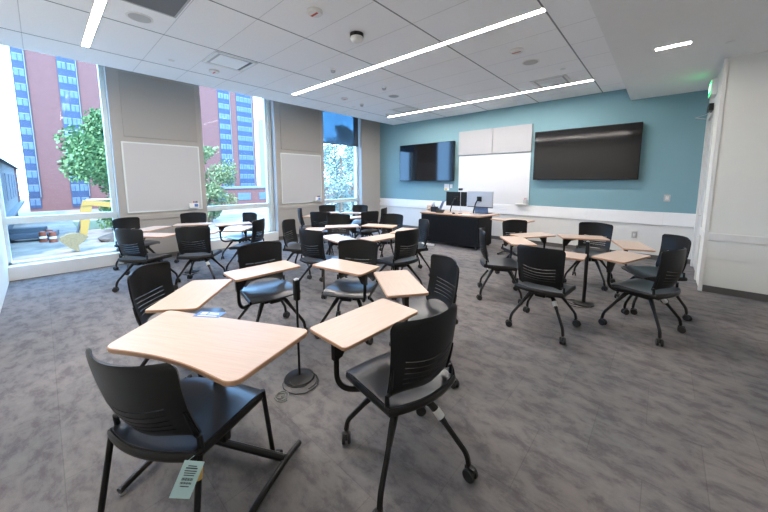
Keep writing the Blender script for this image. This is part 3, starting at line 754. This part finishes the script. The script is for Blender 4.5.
# blue sticker at its far left corner
s = BM(); obox(s, (0, 0, 0.0006), (0.165, 0.075, 0.0008))
sp = Vector((-0.225, 0.20, 0.75))
st = obj('sticker', s, M['blue_sticker'], t, loc=sp, rotz=0.15); st['label'] = 'blue sticker with white print'
bm = BM()
obox(bm, (-0.04, 0.008, 0.0013), (0.036, 0.028, 0.0005)); obox(bm, (0.02, 0.018, 0.0013), (0.06, 0.009, 0.0005)); obox(bm, (0.024, 0.002, 0.0013), (0.07, 0.009, 0.0005)); obox(bm, (0.0, -0.022, 0.0013), (0.12, 0.009, 0.0005))
obj('sticker_print', bm, M['white_plastic'], st)

# ------------------------------------------------------------------ floor standing power stands and cables
def stand(x, y, h, label, pr=0.0095):
    t = thing('power_stand', label, 'power stand', (x, y, 0))
    obj('base', lathe(BM(), [(0.115, 0), (0.118, 0.006), (0.11, 0.014), (0.04, 0.022), (0.02, 0.03)], seg=32), M['black_metal'], t, True)
    obj('post', tube(BM(), [(0, 0, 0.02), (0, 0, h - 0.14)], pr, 10), M['black_metal'], t, True)
    hd = obj('outlet_head', box(BM(), -0.02, 0.02, -0.02, 0.02, h - 0.16, h, 0.008), M['black_plastic'], t, True)
    obj('cap', lathe(BM(), [(0.019, h), (0.019, h + 0.006), (0.010, h + 0.012)], seg=16), M['silver'], hd, True)
    return t
stand(5.43, -6.72, 0.80, 'slim black power stand with round base between the front tables')
stand(6.82, -3.51, 0.80, 'slim black power stand in the middle of the right group', 0.021)
stand(1.51, -6.34, 0.62, 'black round based power stand amid the chairs by the left windows')
def cable(x, y, r, label, m='rubber', seed=1):
    R = random.Random(seed); pts = []
    for k in range(46):
        a = k * 0.42; rr = r * (0.75 + 0.3 * math.sin(k * 0.23 + seed)); pts.append((x + rr * math.cos(a) + k * 0.001, y + rr * math.sin(a) * 0.9, 0.0045 + 0.0045 * (k // 15)))
    tag(obj('power_cable', tube(BM(), pts, 0.0042, 6), M[m], None, True), label, 'cable')
cable(5.45, -6.75, 0.15, 'coiled black cable at the foot of the front power stand', 'rubber', 1)
cable(5.50, -6.93, 0.055, 'small grey coil of cable on the carpet beside the front power stand', 'grey_cable', 4)
cable(6.74, -3.56, 0.15, 'coiled black cable at the foot of the power stand in the right group', 'rubber', 2)
cable(1.62, -6.40, 0.14, 'coiled black cable on the carpet under the chairs by the left windows', 'rubber', 3)

# ------------------------------------------------------------------ teaching desk
dr = math.radians(0.6)
t = thing('teaching_desk', 'black teaching desk with a wooden top before the big whiteboard', 'desk', (3.72, -1.24, 0), dr)
DW, DD = 0.83, 0.37
obj('worktop', slab(BM(), rounded_poly([(-0.80, -0.42), (0.80, -0.42), (0.93, 0.42), (-0.84, 0.42)], [0.02, 0.03, 0.03, 0.02]), 0.745, 0.775, 0.003), [M['maple'], M['maple_edge']], t)
obj('front_panel', box(BM(), -0.76, 0.74, -0.385, -0.365, 0.07, 0.745, 0.002), M['desk_black'], t)
for x in (-0.76, 0.74): obj('side_panel', box(BM(), x - 0.012, x + 0.012, -0.385, 0.36, 0.05, 0.745, 0.002), M['desk_black'], t)
obj('rail', box(BM(), -0.76, 0.74, -0.392, -0.385, 0.70, 0.745), M['black_metal'], t)
obj('cabinet', box(BM(), 0.20, 0.72, -0.34, 0.34, 0.08, 0.72, 0.004), M['desk_black'], t)
for x in (-0.72, 0.70):
    for y in (-0.34, 0.32):
        bm = BM(); lathe(bm, [(0.008, -0.014), (0.03, -0.014), (0.032, 0), (0.03, 0.014), (0.008, 0.014)], (x, y, 0.0325), 16, 'x'); tube(bm, [(x, y, 0.04), (x, y, 0.075)], 0.012)
        obj('caster', bm, M['rubber'], t, True)
DZt = 0.775
def monitor(x, y, w, h, zc, m, rot, label):
    t = thing('monitor', label, 'monitor', (x, y, DZt), rot)
    z = zc - DZt
    c = obj('casing', box(BM(), -w / 2, w / 2, 0.0, 0.035, z - h / 2, z + h / 2, 0.006), M[m], t)
    obj('screen', box(BM(), -w / 2 + 0.01, w / 2 - 0.01, 0.035, 0.037, z - h / 2 + 0.02, z + h / 2 - 0.01), M['screen'], t)
    obj('chin', box(BM(), -w / 2, w / 2, -0.001, 0.036, z - h / 2 - 0.018, z - h / 2, 0.003), M['black_plastic'], t)
    obj('mount_plate', box(BM(), -0.055, 0.055, -0.03, 0.0, z - 0.055, z + 0.055, 0.004), M['black_plastic'], t)
    bm = BM(); tube(bm, fillet([(0, -0.03, z), (0, -0.08, z), (-0.05, -0.09, z - 0.10), (-0.12, -0.05, 0.06), (-0.12, -0.05, 0.01)], 0.03), 0.014, 8)
    obj('monitor_arm', bm, M['black_metal'], t, True)
    obj('arm_clamp', box(BM(), -0.18, -0.06, -0.10, 0.0, 0.0, 0.016, 0.004), M['chrome'], t)
monitor(3.68, -1.20, 0.53, 0.33, 1.115, 'black_plastic', math.radians(6), 'black backed monitor at the left of the two on the desk')
monitor(4.30, -1.22, 0.63, 0.36, 1.13, 'silver', math.radians(-2), 'silver backed monitor at the right of the two on the desk')
t = thing('desk_camera', 'small black camera on a thin pole between the two monitors', 'camera', (3.92, -1.42, DZt))
obj('base', lathe(BM(), [(0.05, 0), (0.05, 0.008), (0.02, 0.012)]), M['black_metal'], t, True)
obj('pole', tube(BM(), [(0, 0, 0.01), (0, 0, 0.56)], 0.006), M['silver'], t, True)
obj('camera_head', box(BM(), -0.045, 0.04, -0.03, 0.03, 0.55, 0.60, 0.008), M['black_plastic'], t)
t = thing('laptop', 'open dark laptop behind the silver monitor', 'laptop', (4.28, -1.02, DZt))
obj('base', box(BM(), -0.17, 0.17, -0.02, 0.2, 0, 0.015, 0.003), M['black_plastic'], t)
bm = BM(); obox(bm, (0, -0.06, 0.105), (0.34, 0.008, 0.20), rotx=math.radians(15)); obj('lid', bm, M['blue_glossy'], t)
t = thing('pen_organiser', 'black desk organiser full of pens at the left of the desk', 'organiser', (3.20, -1.42, DZt))
obj('cup', box(BM(), -0.08, 0.08, -0.05, 0.05, 0, 0.13, 0.006), M['black_plastic'], t)
for i in range(7):
    a = rnd.uniform(-0.05, 0.05); b = rnd.uniform(-0.03, 0.03)
    obj('pen', tube(BM(), [(a, b, 0.05), (a * 1.5, b * 1.4, 0.17 + rnd.random() * 0.08)], 0.0045, 6), M[('ink', 'blue_glossy', 'black_plastic', 'grey_plastic')[i % 4]], t)
bm = BM(); obox(bm, (0, 0, 0.14), (0.02, 0.20, 0.27), rotz=0.3, roty=math.radians(22))
tag(obj('folder', bm, M['blue_glossy'], None, False, (3.33, -1.30, DZt + .002)), 'slanting blue folder propped beside the black organiser on the desk', 'folder')
t = thing('telephone', 'black desk telephone beside the folder', 'telephone', (3.42, -1.50, DZt), 0.3)
bm = BM(); obox(bm, (0, 0, 0.035), (0.18, 0.17, 0.03), rotx=math.radians(14), bev=0.006); box(bm, -.08, .08, -.06, .07, 0, .03, .004); obj('body', bm, M['black_plastic'], t)
obj('handset', tube(BM(), fillet([(-0.06, -0.07, 0.055), (-0.06, -0.05, 0.075), (-0.06, 0.05, 0.095), (-0.06, 0.07, 0.075)], 0.02), 0.016), M['rubber'], t, True)
bm = BM(); bmesh.ops.create_icosphere(bm, subdivisions=3, radius=0.10)
for v in bm.verts:
    n = v.co.normalized(); k = 1 + 0.28 * math.sin(n.x * 9 + n.y * 5) * math.cos(n.z * 8 + n.x * 4) + rnd.uniform(-0.05, 0.05)
    v.co = Vector((n.x * 0.14 * k, n.y * 0.09 * k, max(0, 0.06 + n.z * 0.10 * k)))
tag(obj('paper_bag', bm, M['tan'], None, False, (2.985, -1.24, DZt)), 'crumpled brown paper bag at the left end of the desk', 'bag')
t = thing('computer_mouse', 'black mouse on the desk in front of the camera pole', 'mouse', (3.82, -1.55, DZt))
obj('body', lathe(BM(), [(0.032, 0), (0.036, 0.012), (0.026, 0.028), (0.006, 0.034)]), M['black_plastic'], t, True)
tag(obj('paper_sheet', box(BM(), 4.02, 4.22, -1.62, -1.44, DZt, DZt + 0.003), M['paper']), 'loose white paper on the desk below the monitors', 'paper')
t = thing('power_strip', 'white power strip on the carpet under the left end of the desk', 'power strip', (3.30, -1.83, 0), 0.2)
obj('body', box(BM(), -0.16, 0.16, -0.035, 0.035, 0, 0.04, 0.008), M['white_plastic'], t)
for k in range(4): obj('socket', box(BM(), -0.13 + 0.07 * k, -0.095 + 0.07 * k, -0.02, 0.02, 0.04, 0.0415), M['grey_plastic'], t)
# side table at the right end of the desk
t = thing('side_table', 'bare maple topped table between the desk and the right group', 'table', (5.18, -1.47, 0), math.radians(-10))
obj('tabletop', slab(BM(), rounded_poly([(-0.42, -0.20), (0.36, -0.27), (0.33, 0.26), (-0.22, 0.24)], 0.03), 0.715, 0.74), [M['maple'], M['maple_edge']], t)
obj('column', box(BM(), -0.03 + .1, 0.03 + .1, -0.03, 0.03, 0.06, 0.715, 0.006), M['black_metal'], t)
obj('crossbar', tube(BM(), [(-0.18, 0, 0.05), (0.33, 0, 0.05)], 0.018), M['black_metal'], t, True)
for xx in (-0.18, 0.33): obj('foot', tube(BM(), [(xx, -0.24, 0.02), (xx, -0.1, 0.04), (xx, 0.1, 0.04), (xx, 0.24, 0.02)], 0.018), M['black_metal'], t, True)

# ------------------------------------------------------------------ outside
GZ = -5.0
struct('ground', box(BM(), -200, -0.9, -90, 120, GZ - 0.2, GZ), M['concrete'])
tag(obj('lawn', box(BM(), -62, -50, -5, 7, GZ, GZ + 0.03), M['grass']), 'strip of grass under the trees outside', 'lawn')['kind'] = 'stuff'
FX = -92.6; Y0 = -8.4
t = thing('brick_tower', 'tall red brick tower with blue window columns outside', 'building', (FX, Y0, GZ))
bm = BM(); box(bm, -14, 0, -1.35, 48, 0, 44); obj('wall', bm, M['brick'], t)
cols = [(-1.3, 0.35, 1), (5.0, 7.9, 2), (14.5, 17.5, 2), (22, 25, 2), (29, 31, 1), (37.3, 40.5, 2), (42.5, 47.1, 4)]
for a, b, n in cols:
    obj('blue_column', box(BM(), 0, 0.12, a, b, 0.6 if b < 30 else 3.5, 44), M['blue_panel'], t)
    obj('column_edge', box(BM(), 0, 0.3, b, b + 0.14, 3.0, 44), M['pale_frame'], t)
    for k in range(14):
        z = 1.3 + 2.95 * k
        if z > 40: break
        wd = (b - a) / n
        bm = BM()
        for i in range(n):
            y0 = a + wd * i + 0.10; y1 = a + wd * (i + 1) - 0.10
            box(bm, 0.12, 0.16, y0, y1, z, z + 1.4, mi=0)
            box(bm, 0.16, 0.20, y0, y1, z + 1.28, z + 1.46, mi=1)
            box(bm, 0.16, 0.19, (y0 + y1) / 2 - 0.05, (y0 + y1) / 2 + 0.05, z, z + 1.4, mi=2)
        obj('window', bm, [M['blue_window'], M['pale_frame'], M['blue_panel']], t)
t = thing('brick_annex', 'low red brick building at the foot of the tower', 'building', (-80, 10, GZ))
obj('wall', box(BM(), -11, 0, 0, 60, 0, 4.4), M['brick'], t)
obj('roof_edge', box(BM(), -11, 0.3, -0.2, 60, 4.4, 4.9), M['pale_frame'], t)
for k in range(6): obj('window', box(BM(), 0, 0.1, 12 + k * 6, 15.5 + k * 6, 1.2, 3.2), M['blue_window'], t)
t = thing('glass_tower', 'pale teal tower farther away, right of the brick tower', 'building', (-150, 76, GZ))
obj('wall', box(BM(), -15, 0, 0, 22, 0, 40), M['far_teal'], t)
for k in range(10):
    for j in range(4): obj('window', box(BM(), 0, 0.2, 1 + j * 5.3, 4.6 + j * 5.3, 4 + k * 3.5, 6 + k * 3.5), M['white_trim'], t)
t = thing('grey_hall', 'grey clad building with a dark roof at the far left outside', 'building', (-60, -10.6, GZ))
bm = BM(); box(bm, -20, 28, -14, 0, 2.9, 8.6); obj('upper_wall', bm, M['far_grey'], t)
obj('lower_wall', box(BM(), -19.5, 28, -14, -0.4, 0, 2.6), M['far_dark'], t)
obj('ledge', box(BM(), -20.4, 28, -14, 0.5, 2.6, 2.95), M['pale_frame'], t)
bm = BM(); prism_x(bm, [(0.5, 8.6), (-14, 14), (-14, 8.6)], -20.5, 28); obj('roof', bm, M['far_dark'], t)
for k in range(6): obj('window', box(BM(), -12 + k * 6, -7.6 + k * 6, 0, 0.08, 4.2, 7.4), M['pale_frame'], t)
obj('end_panel', box(BM(), -20, -14, 0.0, 0.06, 2.95, 8.6), M['brick'], t)
def tree(x, y, h, r, n, m, label, zlow=0.25, sz=0.42, seed=1, dens=1.0):
    t = thing('tree', label, 'tree', (x, y, GZ)); R = random.Random(seed)
    obj('trunk', tube(BM(), [(0, 0, 0), (0.1, 0, h * 0.35), (0, 0.2, h * 0.7)], [0.35, 0.25, 0.12], 8), M['bark'], t, True)
    blobs = []
    for k in range(26):
        a = R.uniform(0, 2 * PI); q = R.uniform(0, 1); zz = h * (zlow + (1 - zlow) * R.random())
        rr = r * math.sin(PI * min(1, max(0.12, (zz / h - zlow) / (1 - zlow) * 0.85 + 0.12))) * (0.35 + 0.55 * q)
        blobs.append((rr * math.cos(a), rr * math.sin(a), zz, r * R.uniform(0.22, 0.42)))
    bm = BM()
    for i in range(n):
        bx, by, bz, br = R.choice(blobs)
        d = Vector((R.gauss(0, 1), R.gauss(0, 1), R.gauss(0, 1))).normalized() * br * (R.random() ** 0.45)
        p = Vector((bx, by, bz)) + d
        if p.z > h: p.z = h - R.random()
        if p.z < 0.3: continue
        u = Vector((R.gauss(0, 1), R.gauss(0, 1), R.gauss(0, 1))).normalized(); w = u.orthogonal().normalized(); s = sz * R.uniform(0.6, 1.2)
        vs = [bm.verts.new(p + u * s), bm.verts.new(p + w * s * 0.6), bm.verts.new(p - u * s), bm.verts.new(p - w * s * 0.6)]
        bm.faces.new(vs)
    obj('foliage', bm, M[m], t)
tree(-46, -0.8, 15.2, 5.6, 15000, 'leaf', 'full green tree outside the left window, beside the excavator', 0.08, 0.25, 3)
tree(-46, 9.6, 11.8, 4.0, 6500, 'leaf_pale', 'pale green tree outside the middle window', 0.1, 0.22, 5)
tree(-24, 18.0, 13.5, 4.2, 6500, 'leaf_blue', 'tall airy tree filling the shaded window', 0.1, 0.17, 9)
tree(-28, 23.6, 13.5, 4.0, 5500, 'leaf_blue', 'tall airy tree behind the one in the shaded window', 0.1, 0.17, 12)
# excavator
t = thing('excavator', 'yellow excavator digging on the pale ground outside the left window', 'excavator', (-33, -6.2, GZ))
bm = BM(); prism_x(bm, [(0.55, 3.9), (0.75, 4.7), (1.15, 4.75), (1.35, 4.1), (0.98, 2.2), (0.70, 1.0), (0.28, 1.0), (0.42, 2.2)], -0.22, 0.22); obj('stick', bm, M['yellow'], t)
bm = BM(); prism_x(bm, [(0.6, 4.2), (1.1, 4.75), (4.2, 4.2), (7.2, 2.6), (7.4, 1.8), (6.7, 1.9), (4.0, 3.7), (1.2, 4.25)], -0.3, 0.3); obj('boom', bm, M['yellow'], t)
obj('hydraulic_ram', tube(BM(), [(0, 1.0, 4.75), (0, 3.6, 4.75)], 0.08), M['silver'], t)
obj('bucket_link', tube(BM(), [(0, 0.62, 3.2), (0, 0.1, 1.5)], 0.09), M['far_dark'], t)
bm = BM(); prism_x(bm, [(0.85, 1.35), (0.3, 1.75), (-0.35, 1.75), (-0.95, 1.45), (-1.05, 1.25), (-0.5, 0.55), (0.05, 0.05), (0.2, 0.1), (0.15, 0.65), (0.55, 0.95)], -0.6, 0.6); obj('bucket', bm, M['bucket'], t)
bm = BM(); box(bm, -1.4, 1.4, 6.4, 10.2, 1.2, 2.5, 0.1); obj('body', bm, M['yellow'], t)
obj('cab', box(BM(), 0.3, 1.4, 6.6, 8.2, 2.5, 3.9, 0.08), M['far_dark'], t)
for sx in (-1.3, 0.7): obj('track', box(BM(), sx, sx + 0.6, 5.9, 10.1, 0, 0.9, 0.3), M['rubber'], t)
def mound(x, y, r, h, label, m='dirt', seed=1):
    R = random.Random(seed); bm = BM(); bmesh.ops.create_uvsphere(bm, u_segments=18, v_segments=10, radius=1)
    for v in bm.verts:
        k = 1 + R.uniform(-.12, .12); v.co = Vector((v.co.x * r * k, v.co.y * r * 1.5 * k, max(0, v.co.z * h * k)))
    tag(obj('soil_heap', bm, M[m], None, True, (x, y, GZ)), label, 'soil heap')
mound(-38, -1.0, 2.2, 0.9, 'heap of brown soil behind the excavator bucket', 'dirt', 2)
mound(-27.5, -5.5, 2.2, 0.35, 'low spread of pale soil in front of the excavator bucket', 'bucket', 5)
for i, (x, y) in enumerate(((-42, -8.2), (-43.5, -7.7), (-41, -7.5))):
    t = thing('traffic_barrel', ('orange traffic barrel left of the excavator, %s of three') % ('leftmost', 'middle', 'rightmost')[i], 'barrel', (x, y, GZ), 0, 'orange barrels outside')
    obj('body', lathe(BM(), [(0.32, 0), (0.30, 0.4), (0.27, 1.1), (0.1, 1.15)], seg=16), M['orange'], t, True)
    obj('white_band', lathe(BM(), [(0.31, 0.42), (0.30, 0.62), (0.28, 0.62)], seg=16), M['white_plastic'], t, True)
def car(x, y, rot, label, m):
    t = thing('parked_car', label, 'car', (x, y, GZ), rot)
    bm = BM(); box(bm, -2.2, 2.2, -0.9, 0.9, 0.3, 0.95, 0.18)
    obj('body', bm, M[m], t)
    bm = BM(); prism_x(bm, [(-0.8, 0.95), (-0.62, 1.45), (0.62, 1.45), (0.8, 0.95)], -1.3, 1.3); obj('cabin', bm, M['far_dark'], t)
    for a in (-1.4, 1.4):
        for b in (-0.82, 0.82): obj('wheel', lathe(BM(), [(0.1, -0.1), (0.33, -0.1), (0.33, 0.1), (0.1, 0.1)], (a, b, 0.33), 16, 'y'), M['rubber'], t, True)
car(-44, -9.2, 1.4, 'dark parked vehicle at the far left outside', 'car_grey')
car(-52, 30, 1.5, 'parked car seen through the middle window beside the brick annex', 'car_grey')
car(-40, 33, 1.2, 'pale parked car seen low in the shaded window', 'silver')

# ------------------------------------------------------------------ light
w = bpy.data.worlds.new('world'); S.world = w; w.use_nodes = True
bg = w.node_tree.nodes['Background']; bg.inputs['Color'].default_value = (0.27, 0.55, 1.0, 1); bg.inputs['Strength'].default_value = 14.5
sun = bpy.data.lights.new('sun', 'SUN'); sun.energy = 7.5; sun.angle = 0.01; sun.color = (1.0, 0.84, 0.68)
so = bpy.data.objects.new('sun', sun); C.objects.link(so)
so.rotation_euler = Vector((0.55, -0.45, 0.75)).to_track_quat('Z', 'Y').to_euler()
S.view_settings.view_transform = 'Standard'; S.view_settings.look = 'None'; S.view_settings.gamma = 1.0; S.view_settings.exposure = 0.06
S.view_settings.use_curve_mapping = False
S.cycles.max_bounces = 8; S.cycles.diffuse_bounces = 5; S.cycles.glossy_bounces = 3; S.cycles.transparent_max_bounces = 12
S.cycles.use_denoising = True; S.cycles.sample_clamp_indirect = 6.0
